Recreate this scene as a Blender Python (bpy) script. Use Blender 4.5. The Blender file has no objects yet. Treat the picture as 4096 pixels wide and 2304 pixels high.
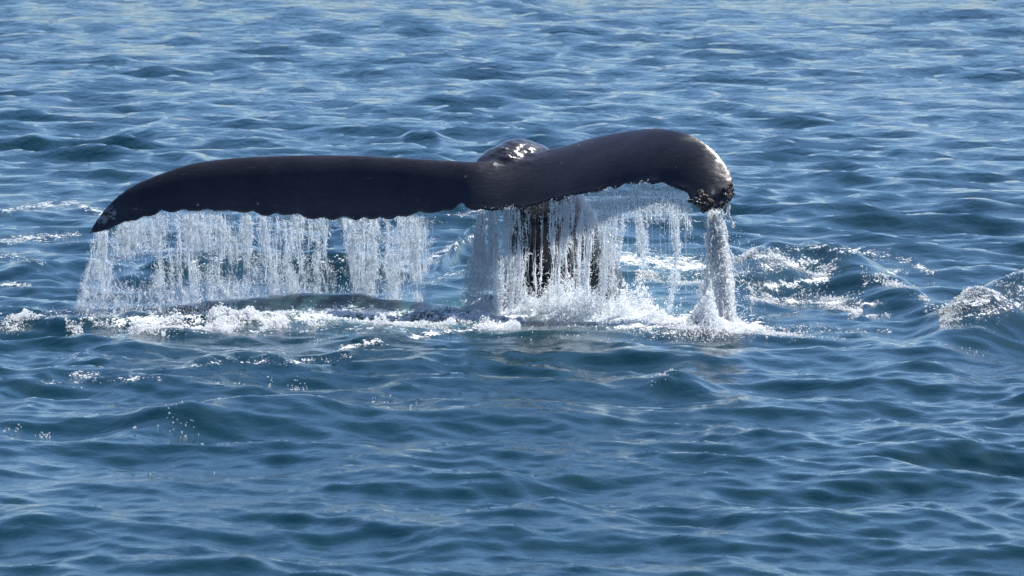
import bpy, bmesh, math, random
import numpy as np
from mathutils import Vector, Matrix
from mathutils.bvhtree import BVHTree

# ------------------------------------------------------------------ camera, sky, sun, exposure
SC = bpy.context.scene
COL = SC.collection
CAM = Vector((0.0, -40.0, 3.96))
LENS, SENSOR, PW, PH = 182.0, 36.0, 4096.0, 2304.0
FPX = PW * LENS / SENSOR
DEP = math.radians(5.38)                         # the camera looks down by this much
cd = bpy.data.cameras.new('camera'); cam = bpy.data.objects.new('camera', cd); COL.objects.link(cam)
cam.location = CAM; cam.rotation_euler = (math.pi / 2 - DEP, 0, 0)
cd.lens = LENS; cd.sensor_width = SENSOR; cd.clip_start = 0.5; cd.clip_end = 20000
cd.dof.use_dof = True; cd.dof.focus_distance = 40.2; cd.dof.aperture_fstop = 8.5
SC.camera = cam

SUN_ELEV, SUN_AZ = math.radians(53), math.radians(38)      # azimuth from +Y (straight ahead), negative = left
world = bpy.data.worlds.new('World'); SC.world = world; world.use_nodes = True
wn = world.node_tree.nodes; wl = world.node_tree.links
bg = wn['Background']
sky = wn.new('ShaderNodeTexSky'); sky.sky_type = 'NISHITA'; sky.sun_disc = False
sky.sun_elevation = SUN_ELEV; sky.sun_rotation = SUN_AZ
sky.altitude = 400; sky.air_density = 0.9; sky.dust_density = 0.6; sky.ozone_density = 8.0
wl.new(sky.outputs[0], bg.inputs[0]); bg.inputs[1].default_value = 0.082
sl = bpy.data.lights.new('sun', 'SUN'); sl.energy = 5.0; sl.angle = math.radians(0.53); sl.color = (1, .965, .92)
sun = bpy.data.objects.new('sun', sl); COL.objects.link(sun)
sd = Vector((math.sin(SUN_AZ) * math.cos(SUN_ELEV), math.cos(SUN_AZ) * math.cos(SUN_ELEV), math.sin(SUN_ELEV)))
sun.rotation_euler = (-sd).to_track_quat('-Z', 'Y').to_euler(); sun.location = (8, 20, 25)
vs = SC.view_settings
vs.view_transform = 'Standard'; vs.look = 'None'; vs.exposure = 0.78; vs.gamma = 1.0; vs.use_curve_mapping = False
SC.render.engine = 'CYCLES'
SC.cycles.use_denoising = True
SC.cycles.max_bounces = 18; SC.cycles.diffuse_bounces = 12; SC.cycles.glossy_bounces = 6; SC.cycles.transmission_bounces = 14; SC.cycles.transparent_max_bounces = 24
SC.cycles.sample_clamp_indirect = 4.0
SC.cycles.use_adaptive_sampling = False

# ------------------------------------------------------------------ helpers
rng = np.random.default_rng(11); random.seed(5)
cD, sD = math.cos(DEP), math.sin(DEP)
def ray(px, py):
    """direction of a photograph pixel (arrays allowed), scaled so that dy == 1"""
    a = (np.asarray(px, float) - PW / 2) / FPX; b = (PH / 2 - np.asarray(py, float)) / FPX
    dx, dy, dz = a, cD + b * sD, -sD + b * cD
    return dx / dy, dz / dy
def at(px, py, Y):
    rx, rz = ray(px, py); d = np.asarray(Y, float) - CAM.y
    return np.stack(np.broadcast_arrays(rx * d, np.asarray(Y, float), CAM.z + rz * d), -1)
def ground(px, py, z=0.0):
    rx, rz = ray(px, py); d = (z - CAM.z) / rz
    return rx * d, d + CAM.y
def to_px(X, Y, Z):
    dy = Y - CAM.y; dz = Z - CAM.z
    f = dy * cD - dz * sD; u = dy * sD + dz * cD
    return PW / 2 + FPX * X / f, PH / 2 - FPX * u / f
def hash2(ix, iy, seed):
    h = (ix.astype(np.int64) * 374761393 + iy.astype(np.int64) * 668265263 + seed * 1442695041) & 0xffffffff
    h = ((h ^ (h >> 13)) * 1274126177) & 0xffffffff
    return ((h ^ (h >> 16)) & 0xffff) / 65535.0
def vnoise(x, y, seed=0):
    x = np.asarray(x, float); y = np.asarray(y, float); x, y = np.broadcast_arrays(x, y)
    ix = np.floor(x); iy = np.floor(y); fx = x - ix; fy = y - iy
    fx = fx * fx * (3 - 2 * fx); fy = fy * fy * (3 - 2 * fy)
    a = hash2(ix, iy, seed); b = hash2(ix + 1, iy, seed); c = hash2(ix, iy + 1, seed); d = hash2(ix + 1, iy + 1, seed)
    return (a * (1 - fx) + b * fx) * (1 - fy) + (c * (1 - fx) + d * fx) * fy
def fbm(x, y, seed=0, octs=3):
    s = 0; a = .5; t = 0
    for o in range(octs):
        s = s + a * vnoise(np.asarray(x) * 2 ** o, np.asarray(y) * 2 ** o, seed + o * 7); t += a; a *= .5
    return s / t
def sstep(a, b, x):
    t = np.clip((x - a) / (b - a), 0, 1); return t * t * (3 - 2 * t)
def mesh_np(name, V, F, smooth=True):
    """V (n,3), F (m,3|4) numpy -> mesh"""
    me = bpy.data.meshes.new(name); V = np.ascontiguousarray(V, np.float32); F = np.ascontiguousarray(F, np.int32)
    k = F.shape[1]
    me.vertices.add(len(V)); me.vertices.foreach_set('co', V.ravel())
    me.loops.add(F.size); me.loops.foreach_set('vertex_index', F.ravel())
    me.polygons.add(len(F)); me.polygons.foreach_set('loop_start', np.arange(0, F.size, k, dtype=np.int32))
    me.polygons.foreach_set('loop_total', np.full(len(F), k, np.int32))
    me.update(calc_edges=True)
    me.polygons.foreach_set('use_smooth', np.full(len(F), smooth, bool))
    return me
def add(name, me, mat, parent=None, **props):
    o = bpy.data.objects.new(name, me); COL.objects.link(o)
    if mat is not None and len(me.materials) == 0: me.materials.append(mat)
    o.parent = parent
    for k, v in props.items(): o[k] = v
    return o
def attr(me, name, vals):
    a = me.attributes.new(name, 'FLOAT', 'POINT'); a.data.foreach_set('value', np.ascontiguousarray(vals, np.float32))
def mat_new(name):
    m = bpy.data.materials.new(name); m.use_nodes = True
    nt = m.node_tree; nt.nodes.clear()
    out = nt.nodes.new('ShaderNodeOutputMaterial')
    return m, nt, out
def N(nt, typ, **kw):
    n = nt.nodes.new('ShaderNode' + typ)
    for k, v in kw.items():
        if k.startswith('i_'):
            key = k[2:].replace('_', ' '); n.inputs[key].default_value = v
        else: setattr(n, k, v)
    return n
def math_n(nt, op, a, b=None, clamp=False):
    n = nt.nodes.new('ShaderNodeMath'); n.operation = op; n.use_clamp = clamp
    for i, v in enumerate((a, b)):
        if v is None: continue
        if isinstance(v, (int, float)): n.inputs[i].default_value = v
        else: nt.links.new(v, n.inputs[i])
    return n.outputs[0]

# ------------------------------------------------------------------ materials
def sea_material():
    m, nt, out = mat_new('sea_water'); L = nt.links
    tc = N(nt, 'TexCoord')
    fo = N(nt, 'Attribute', attribute_name='foam'); ae = N(nt, 'Attribute', attribute_name='aerated')
    # ripples finer than the mesh
    mp = N(nt, 'Mapping'); L.new(tc.outputs['Object'], mp.inputs[0]); mp.inputs['Scale'].default_value = (1.0, .75, 1)
    mp.inputs['Rotation'].default_value = (0, 0, .35)
    n1 = N(nt, 'TexNoise', i_Scale=4.2, i_Detail=5.0, i_Roughness=.55, i_Distortion=.3); L.new(mp.outputs[0], n1.inputs['Vector'])
    n2 = N(nt, 'TexNoise', i_Scale=55.0, i_Detail=3.0, i_Roughness=.6); L.new(tc.outputs['Object'], n2.inputs['Vector'])
    n3 = N(nt, 'TexNoise', i_Scale=9.0, i_Detail=5.0, i_Roughness=.65, i_Distortion=.8); L.new(tc.outputs['Object'], n3.inputs['Vector'])
    fi = N(nt, 'Attribute', attribute_name='coarse')
    b1 = N(nt, 'Bump', i_Strength=1.0); L.new(n1.outputs['Fac'], b1.inputs['Height'])
    L.new(math_n(nt, 'ADD', math_n(nt, 'MULTIPLY', fi.outputs['Fac'], .11), .020), b1.inputs['Distance'])
    # foam mask: attribute thresholded by lacy noise
    k = math_n(nt, 'MULTIPLY', math_n(nt, 'SUBTRACT', n3.outputs['Fac'], .5), 2.6)
    k2 = math_n(nt, 'MULTIPLY', math_n(nt, 'SUBTRACT', n2.outputs['Fac'], .5), 2.4)
    s = math_n(nt, 'ADD', math_n(nt, 'ADD', k, k2), fo.outputs['Fac'])
    rm = N(nt, 'MapRange', interpolation_type='SMOOTHSTEP'); L.new(s, rm.inputs[0])
    rm.inputs[1].default_value = .62; rm.inputs[2].default_value = .98
    mask = math_n(nt, 'MULTIPLY', rm.outputs[0], math_n(nt, 'GREATER_THAN', fo.outputs['Fac'], .02))
    b2 = N(nt, 'Bump', i_Strength=.9); L.new(n2.outputs['Fac'], b2.inputs['Height']); L.new(b1.outputs[0], b2.inputs['Normal'])
    L.new(math_n(nt, 'ADD', math_n(nt, 'MULTIPLY', fo.outputs['Fac'], .022), .0016), b2.inputs['Distance'])
    mixc = N(nt, 'Mix', data_type='RGBA'); L.new(ae.outputs['Fac'], mixc.inputs['Factor'])
    mixc.inputs[6].default_value = (.0020, .025, .037, 1); mixc.inputs[7].default_value = (.05, .13, .135, 1)
    w = N(nt, 'BsdfPrincipled', i_Roughness=.025, i_IOR=1.333); L.new(mixc.outputs[2], w.inputs['Base Color']); L.new(b2.outputs[0], w.inputs['Normal'])
    f = N(nt, 'BsdfPrincipled', i_Roughness=.45, i_IOR=1.2); f.inputs['Base Color'].default_value = (.8, .83, .84, 1); L.new(b2.outputs[0], f.inputs['Normal'])
    mx = N(nt, 'MixShader'); L.new(mask, mx.inputs[0]); L.new(w.outputs[0], mx.inputs[1]); L.new(f.outputs[0], mx.inputs[2])
    L.new(mx.outputs[0], out.inputs[0])
    return m

def skin_material():
    m, nt, out = mat_new('whale_skin'); L = nt.links
    tc = N(nt, 'TexCoord')
    n1 = N(nt, 'TexNoise', i_Scale=2.2, i_Detail=5.0, i_Roughness=.6); L.new(tc.outputs['Object'], n1.inputs['Vector'])
    mp = N(nt, 'Mapping'); L.new(tc.outputs['Object'], mp.inputs[0]); mp.inputs['Scale'].default_value = (5, 16, 16); mp.inputs['Rotation'].default_value = (0, -.5, .3)
    n2 = N(nt, 'TexNoise', i_Scale=2.6, i_Detail=4.0, i_Roughness=.55); L.new(mp.outputs[0], n2.inputs['Vector'])
    n3 = N(nt, 'TexNoise', i_Scale=90.0, i_Detail=2.0); L.new(tc.outputs['Object'], n3.inputs['Vector'])
    cr = N(nt, 'ValToRGB'); L.new(n1.outputs['Fac'], cr.inputs[0])
    cr.color_ramp.elements[0].position = .3; cr.color_ramp.elements[0].color = (.018, .0175, .0225, 1)
    cr.color_ramp.elements[1].position = .75; cr.color_ramp.elements[1].color = (.039, .038, .049, 1)
    # small pale nicks, sparse, and scarred patches at the tips
    vo = N(nt, 'TexVoronoi', i_Scale=8.0); L.new(tc.outputs['Object'], vo.inputs['Vector'])
    rnd = N(nt, 'SeparateColor'); L.new(vo.outputs['Color'], rnd.inputs[0])
    nick = math_n(nt, 'MULTIPLY', math_n(nt, 'LESS_THAN', vo.outputs['Distance'], math_n(nt, 'MULTIPLY', rnd.outputs[1], .12)), math_n(nt, 'GREATER_THAN', rnd.outputs[0], .45))
    sc = N(nt, 'Attribute', attribute_name='scar'); gr = N(nt, 'Attribute', attribute_name='grey')
    n4 = N(nt, 'TexNoise', i_Scale=22.0, i_Detail=5.0, i_Roughness=.7); L.new(tc.outputs['Object'], n4.inputs['Vector'])
    ss = N(nt, 'MapRange', interpolation_type='SMOOTHSTEP'); L.new(math_n(nt, 'ADD', n4.outputs['Fac'], math_n(nt, 'MULTIPLY', sc.outputs['Fac'], .35)), ss.inputs[0])
    ss.inputs[1].default_value = .76; ss.inputs[2].default_value = .86
    mps = N(nt, 'Mapping'); L.new(tc.outputs['Object'], mps.inputs[0]); mps.inputs['Scale'].default_value = (2.5, 40, 40); mps.inputs['Rotation'].default_value = (.3, -.8, .5)
    n5 = N(nt, 'TexNoise', i_Scale=1.5, i_Detail=2.0); L.new(mps.outputs[0], n5.inputs['Vector'])
    scr = N(nt, 'MapRange'); L.new(n5.outputs['Fac'], scr.inputs[0]); scr.inputs[1].default_value = .70; scr.inputs[2].default_value = .76; scr.inputs[4].default_value = .22
    nick = math_n(nt, 'MAXIMUM', nick, scr.outputs[0])
    pale = math_n(nt, 'MAXIMUM', math_n(nt, 'MULTIPLY', nick, .55), math_n(nt, 'MULTIPLY', math_n(nt, 'MULTIPLY', ss.outputs[0], math_n(nt, 'GREATER_THAN', sc.outputs['Fac'], .05)), .8))
    mx0 = N(nt, 'Mix', data_type='RGBA'); L.new(gr.outputs['Fac'], mx0.inputs['Factor']); L.new(cr.outputs[0], mx0.inputs[6]); mx0.inputs[7].default_value = (.09, .092, .098, 1)
    mx = N(nt, 'Mix', data_type='RGBA'); L.new(pale, mx.inputs['Factor']); L.new(mx0.outputs[2], mx.inputs[6]); mx.inputs[7].default_value = (.33, .32, .33, 1)
    b1 = N(nt, 'Bump', i_Strength=.22, i_Distance=.007); L.new(n2.outputs['Fac'], b1.inputs['Height'])
    b2 = N(nt, 'Bump', i_Strength=.35, i_Distance=.003); L.new(n3.outputs['Fac'], b2.inputs['Height']); L.new(b1.outputs[0], b2.inputs['Normal'])
    rr = N(nt, 'MapRange'); L.new(n2.outputs['Fac'], rr.inputs[0]); rr.inputs[1].default_value = .3; rr.inputs[2].default_value = .7; rr.inputs[3].default_value = .14; rr.inputs[4].default_value = .30
    p = N(nt, 'BsdfPrincipled', i_IOR=1.44); L.new(mx.outputs[2], p.inputs['Base Color']); L.new(math_n(nt, 'ADD', rr.outputs[0], math_n(nt, 'MULTIPLY', sc.outputs['Fac'], .8), True), p.inputs['Roughness']); L.new(b2.outputs[0], p.inputs['Normal'])
    L.new(p.outputs[0], out.inputs[0])
    return m

def drop_material(name, white, rough=.12):
    """falling, broken water: clear drops mixed with the milky look of trapped air"""
    m, nt, out = mat_new(name); L = nt.links
    g = N(nt, 'BsdfGlass', i_Roughness=rough, i_IOR=1.333); g.inputs['Color'].default_value = (.97, .985, 1, 1)
    tp = N(nt, 'BsdfTransparent'); tp.inputs['Color'].default_value = (.96, .985, 1, 1)
    cl = N(nt, 'MixShader'); cl.inputs[0].default_value = .45; L.new(g.outputs[0], cl.inputs[1]); L.new(tp.outputs[0], cl.inputs[2])
    t = N(nt, 'BsdfTranslucent'); t.inputs['Color'].default_value = (.95, .965, .98, 1)
    d = N(nt, 'BsdfPrincipled', i_Roughness=.2, i_IOR=1.333); d.inputs['Base Color'].default_value = (.95, .965, .98, 1)
    a = N(nt, 'MixShader'); a.inputs[0].default_value = .25; L.new(t.outputs[0], a.inputs[1]); L.new(d.outputs[0], a.inputs[2])
    b = N(nt, 'MixShader'); b.inputs[0].default_value = white; L.new(cl.outputs[0], b.inputs[1]); L.new(a.outputs[0], b.inputs[2])
    L.new(b.outputs[0], out.inputs[0])
    return m

def film_material():
    """thin sheet of falling water with milky streaks"""
    m, nt, out = mat_new('water_film'); L = nt.links
    tc = N(nt, 'TexCoord'); mp = N(nt, 'Mapping'); L.new(tc.outputs['Object'], mp.inputs[0]); mp.inputs['Scale'].default_value = (14, 14, 5)
    n1 = N(nt, 'TexNoise', i_Scale=1.0, i_Detail=4.0, i_Roughness=.65); L.new(mp.outputs[0], n1.inputs['Vector'])
    n2 = N(nt, 'TexNoise', i_Scale=70.0, i_Detail=2.0); L.new(tc.outputs['Object'], n2.inputs['Vector'])
    de = N(nt, 'Attribute', attribute_name='dens')
    bp = N(nt, 'Bump', i_Strength=1.0, i_Distance=.02); L.new(n2.outputs['Fac'], bp.inputs['Height'])
    gl = N(nt, 'BsdfGlossy', i_Roughness=.12); gl.inputs['Color'].default_value = (1, 1, 1, 1); L.new(bp.outputs[0], gl.inputs['Normal'])
    tr = N(nt, 'BsdfTranslucent'); tr.inputs['Color'].default_value = (.88, .92, .97, 1); L.new(bp.outputs[0], tr.inputs['Normal'])
    df = N(nt, 'BsdfDiffuse'); df.inputs['Color'].default_value = (.88, .92, .97, 1); L.new(bp.outputs[0], df.inputs['Normal'])
    tp = N(nt, 'BsdfTransparent'); tp.inputs['Color'].default_value = (.95, .98, 1, 1)
    m1 = N(nt, 'MixShader'); m1.inputs[0].default_value = .2; L.new(tr.outputs[0], m1.inputs[1]); L.new(df.outputs[0], m1.inputs[2])
    m2 = N(nt, 'MixShader'); m2.inputs[0].default_value = .2; L.new(m1.outputs[0], m2.inputs[1]); L.new(gl.outputs[0], m2.inputs[2])
    r = N(nt, 'MapRange', interpolation_type='SMOOTHSTEP'); L.new(n1.outputs['Fac'], r.inputs[0])
    r.inputs[1].default_value = .3; r.inputs[2].default_value = .75; r.inputs[3].default_value = .14; r.inputs[4].default_value = .7
    fac = math_n(nt, 'MULTIPLY', r.outputs[0], de.outputs['Fac'], True)
    m3 = N(nt, 'MixShader'); L.new(fac, m3.inputs[0]); L.new(tp.outputs[0], m3.inputs[1]); L.new(m2.outputs[0], m3.inputs[2])
    L.new(m3.outputs[0], out.inputs[0])
    return m

def barnacle_material():
    m, nt, out = mat_new('barnacle_shell'); L = nt.links
    tc = N(nt, 'TexCoord'); oi = N(nt, 'ObjectInfo')
    n = N(nt, 'TexNoise', i_Scale=60.0, i_Detail=4.0); L.new(tc.outputs['Object'], n.inputs['Vector'])
    cr = N(nt, 'ValToRGB'); L.new(math_n(nt, 'ADD', math_n(nt, 'MULTIPLY', n.outputs['Fac'], .6), math_n(nt, 'MULTIPLY', oi.outputs['Random'], .4)), cr.inputs[0])
    cr.color_ramp.elements[0].position = .5; cr.color_ramp.elements[0].color = (.02, .018, .018, 1)
    cr.color_ramp.elements[1].position = .78; cr.color_ramp.elements[1].color = (.17, .155, .14, 1)
    bp = N(nt, 'Bump', i_Strength=.6, i_Distance=.006); L.new(n.outputs['Fac'], bp.inputs['Height'])
    p = N(nt, 'BsdfPrincipled', i_Roughness=.16); L.new(cr.outputs[0], p.inputs['Base Color']); L.new(bp.outputs[0], p.inputs['Normal'])
    L.new(p.outputs[0], out.inputs[0])
    return m
M_SEA, M_SKIN, M_FILM, M_BARN = sea_material(), skin_material(), film_material(), barnacle_material()
M_DROP = drop_material('water_drops', .34); M_WHITE = drop_material('aerated_water', .78, .2); M_FOAM = drop_material('foam_bubbles', .85, .15)

# ------------------------------------------------------------------ sea: height, foam
NW = 190
lam = np.exp(rng.uniform(math.log(.16), math.log(3.0), NW)); kk = 2 * math.pi / lam
th = rng.normal(math.radians(-115), math.radians(44), NW)
KX, KY = kk * np.cos(th), kk * np.sin(th)
slope = .195 * math.sqrt(2 / NW) * np.interp(np.log(lam), np.log([.16, .3, .6, 1.0, 1.8, 3.0]), [.85, 1.15, 1.25, 1.15, .95, .5])
AMP = slope / kk * rng.uniform(.5, 1.45, NW); PHS = rng.uniform(0, 2 * math.pi, NW)
def waves(X, Y, cell):
    """sum of short-crested waves, crests sharpened by a horizontal shift; cell = local mesh spacing"""
    H = np.zeros_like(X); DX = np.zeros_like(X); DY = np.zeros_like(X)
    gust = (.62 + .76 * fbm(X * .16 + 3, Y * .10, 91, 2)) * (.62 + .76 * fbm(X * .55, Y * .32 + 7, 95, 2))
    for i in range(NW):
        att = np.clip((lam[i] / cell - 2.2) / 2.5, 0, 1)
        if not att.any(): continue
        DXs = np.sin(KX[i] * X + KY[i] * Y + PHS[i]) * AMP[i] * att
        DX += KX[i] / kk[i] * DXs; DY += KY[i] / kk[i] * DXs
    X2, Y2 = X + 1.0 * DX * gust, Y + 1.0 * DY * gust
    for i in range(NW):
        att = np.clip((lam[i] / cell - 2.2) / 2.5, 0, 1)
        if not att.any(): continue
        H += np.cos(KX[i] * X2 + KY[i] * Y2 + PHS[i]) * AMP[i] * att
    return H * gust
# swells raised by the whale: crest as photographed (pixels), height in metres, width of front and back slope
RIDGES = [
    (((60, 1262), (350, 1236), (600, 1205), (850, 1190), (1100, 1184), (1500, 1188), (1760, 1200), (2000, 1225), (2150, 1240)), .12, .27, .36),
    (((-200, 1300), (200, 1285), (540, 1268), (1000, 1252), (1400, 1230), (1800, 1236), (2100, 1256)), .075, .13, .16),
    (((2780, 1040), (2950, 1000), (3100, 975), (3253, 968), (3429, 994), (3585, 1021), (3720, 1082), (3860, 1150)), .28, 1.05, .9),
    (((3600, 1240), (3756, 1190), (3950, 1150), (4096, 1122), (4400, 1080), (4700, 1100)), .30, 1.1, .9),
    (((-200, 1560), (0, 1540), (134, 1503), (291, 1452), (408, 1472), (560, 1500)), .04, .4, .5),
    (((620, 1500), (757, 1452), (961, 1406), (1107, 1440), (1250, 1480)), .045, .3, .4),
    (((120, 1730), (280, 1712), (524, 1678), (700, 1655), (874, 1620), (1048, 1612), (1281, 1620), (1427, 1655), (1560, 1690)), .10, .6, .7),
    (((1700, 1960), (1868, 1932), (2149, 1876), (2323, 1848), (2523, 1864), (2750, 1900)), .035, .45, .7),
    (((2560, 1560), (2640, 1530), (2700, 1515), (2800, 1535), (2920, 1575)), .035, .25, .4),
    (((-150, 1050), (100, 1040), (260, 1030), (420, 1035), (600, 1055)), .13, .4, .5),
    (((1690, 1120), (1760, 1020), (1850, 940), (1960, 900), (2100, 880)), .13, .5, .6),
    (((200, 1070), (500, 1030), (750, 1005), (1000, 1000), (1300, 1010), (1600, 1030), (1850, 1060)), .20, .45, .5),
    (((1560, 560), (1620, 538), (1680, 532), (1740, 540), (1800, 560)), .07, .4, .6),
    (((560, 625), (640, 600), (760, 612), (900, 640)), .08, .5, .7),
]
RD = []
for pts, h, wf, wb in RIDGES:
    P = np.array(pts, float); gx, gy = ground(P[:, 0], P[:, 1], h * .9)
    RD.append((gx, gy, h, wf, wb))
def swell(X, Y):
    H = np.zeros_like(X)
    for gx, gy, h, wf, wb in RD:
        near = (X > gx[0]) & (X < gx[-1]) & (Y > gy.min() - 3 * wf - .5) & (Y < gy.max() + 3 * wb + .5)
        if not near.any(): continue
        x = X[near]; y = Y[near]
        xs = np.linspace(gx[0], gx[-1], 80); ys = np.interp(xs, gx, gy)
        kern = np.hanning(13); kern /= kern.sum(); ys = np.convolve(np.pad(ys, 6, 'edge'), kern, 'valid')
        yc = np.interp(x, xs, ys) + .14 * (fbm(x * 1.7, y * .5, 5, 2) - .5)
        L = gx[-1] - gx[0]
        tap = sstep(0, .38, (x - gx[0]) / L) * sstep(0, .38, (gx[-1] - x) / L) * (.85 + .3 * fbm(x * 1.6, y * .6, 17, 3))
        t = y - yc
        pr = np.where(t < 0, np.exp(-(np.abs(t) / wf) ** 1.7), np.exp(-(t / wb) ** 1.7)) - .28 * np.exp(-((t + 2.0 * wf) / (1.1 * wf)) ** 2)
        H[near] += h * tap * pr * (.92 + .16 * fbm(x * 4.5, y * 3.5, 23, 3))
    return H
# foam on the water: line (pixels), half-width in pixels (vertical), strength
FOAM = [
    (((480, 1290), (700, 1282), (1000, 1272), (1250, 1262), (1400, 1252), (1600, 1262), (1900, 1262), (2080, 1268)), 30, .95),
    (((600, 1320), (1000, 1318), (1500, 1312), (1900, 1300)), 20, .42),
    (((0, 1300), (120, 1262), (260, 1250), (420, 1290), (560, 1292)), 20, .55),
    (((1900, 1220), (2060, 1230), (2250, 1255), (2450, 1285), (2600, 1290), (2750, 1285), (2900, 1300), (3020, 1300)), 40, .85),
    (((2080, 1185), (2250, 1210), (2400, 1240), (2550, 1255)), 45, .9),
    (((2620, 1330), (2750, 1320), (2900, 1325), (2990, 1320)), 18, .6),
    (((1660, 1345), (1760, 1332), (1900, 1316)), 11, .95),
    (((1370, 1395), (1430, 1375), (1520, 1360)), 15, .85),
    (((290, 1500), (330, 1498), (380, 1505)), 15, .62),
    (((500, 1520), (560, 1510), (640, 1512)), 10, .7),
    (((150, 1530), (400, 1530), (520, 1515)), 14, .35),
    (((780, 1460), (900, 1440), (1100, 1450), (1250, 1440), (1400, 1420)), 14, .45),
    (((2500, 1035), (2600, 1040), (2750, 1060), (2850, 1090)), 40, .8),
    (((2920, 1040), (3100, 1010), (3253, 990), (3429, 1004), (3585, 1030), (3720, 1085)), 16, .66),
    (((2950, 1100), (3100, 1055), (3200, 1050), (3330, 1065)), 28, .62),
    (((3000, 1150), (3150, 1135), (3300, 1115)), 16, .8),
    (((3400, 1180), (3450, 1150), (3470, 1120), (3600, 1080)), 16, .5),
    (((3150, 1205), (3250, 1210), (3350, 1212), (3530, 1216)), 9, .85),
    (((3390, 1270), (3480, 1262), (3560, 1260)), 7, .6),
    (((3200, 1300), (3400, 1330), (3560, 1325)), 10, .42),
    (((3750, 1230), (3850, 1220), (4000, 1190), (4200, 1150)), 30, .5),
    (((3800, 1280), (3950, 1250), (4100, 1210)), 18, .5),
    (((0, 850), (120, 825), (300, 810), (420, 860)), 16, .6),
    (((0, 960), (150, 950), (300, 940)), 20, .6),
    (((0, 1030), (60, 1020), (160, 1060)), 16, .5),
    (((0, 1140), (60, 1135), (120, 1142)), 8, .7),
    (((1740, 880), (1800, 865), (1870, 850), (1950, 840)), 14, .6),
    (((1730, 1035), (1800, 985), (1900, 950)), 16, .62),
    (((1710, 1140), (1790, 1100), (1900, 1075)), 12, .5),
    (((2560, 905), (2700, 890), (2800, 880)), 10, .3),
    (((700, 1050), (900, 1040), (1250, 1045), (1500, 1040)), 16, .5),
]
FD = [(np.array(p, float), w, s) for p, w, s in FOAM]
def foam_at(px, py):
    f = np.zeros_like(px)
    for P, w, s in FD:
        near = (px > P[:, 0].min() - 3 * w) & (px < P[:, 0].max() + 3 * w) & (py > P[:, 1].min() - 3 * w) & (py < P[:, 1].max() + 3 * w)
        if not near.any(): continue
        x = px[near]; y = py[near]; best = np.full(x.shape, 1e9)
        for a, b in zip(P[:-1], P[1:]):
            d = b - a; t = np.clip(((x - a[0]) * d[0] + (y - a[1]) * d[1]) / (d @ d), 0, 1)
            best = np.minimum(best, np.hypot((x - a[0] - t * d[0]) * .6, y - a[1] - t * d[1]))
        f[near] = np.maximum(f[near], s * np.exp(-(best / w) ** 2))
    return f
def sea_z(X, Y, cell=.03):
    X = np.asarray(X, float); Y = np.asarray(Y, float)
    return waves(X, Y, np.full_like(X, cell)) * calm(X, Y) + swell(X, Y)
def calm(X, Y):
    """the whale's footprint smooths the small waves around it"""
    return 1 - .22 * np.exp(-((X - .3) / 4.5) ** 2 - ((Y + .2) / 1.6) ** 2)

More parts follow.
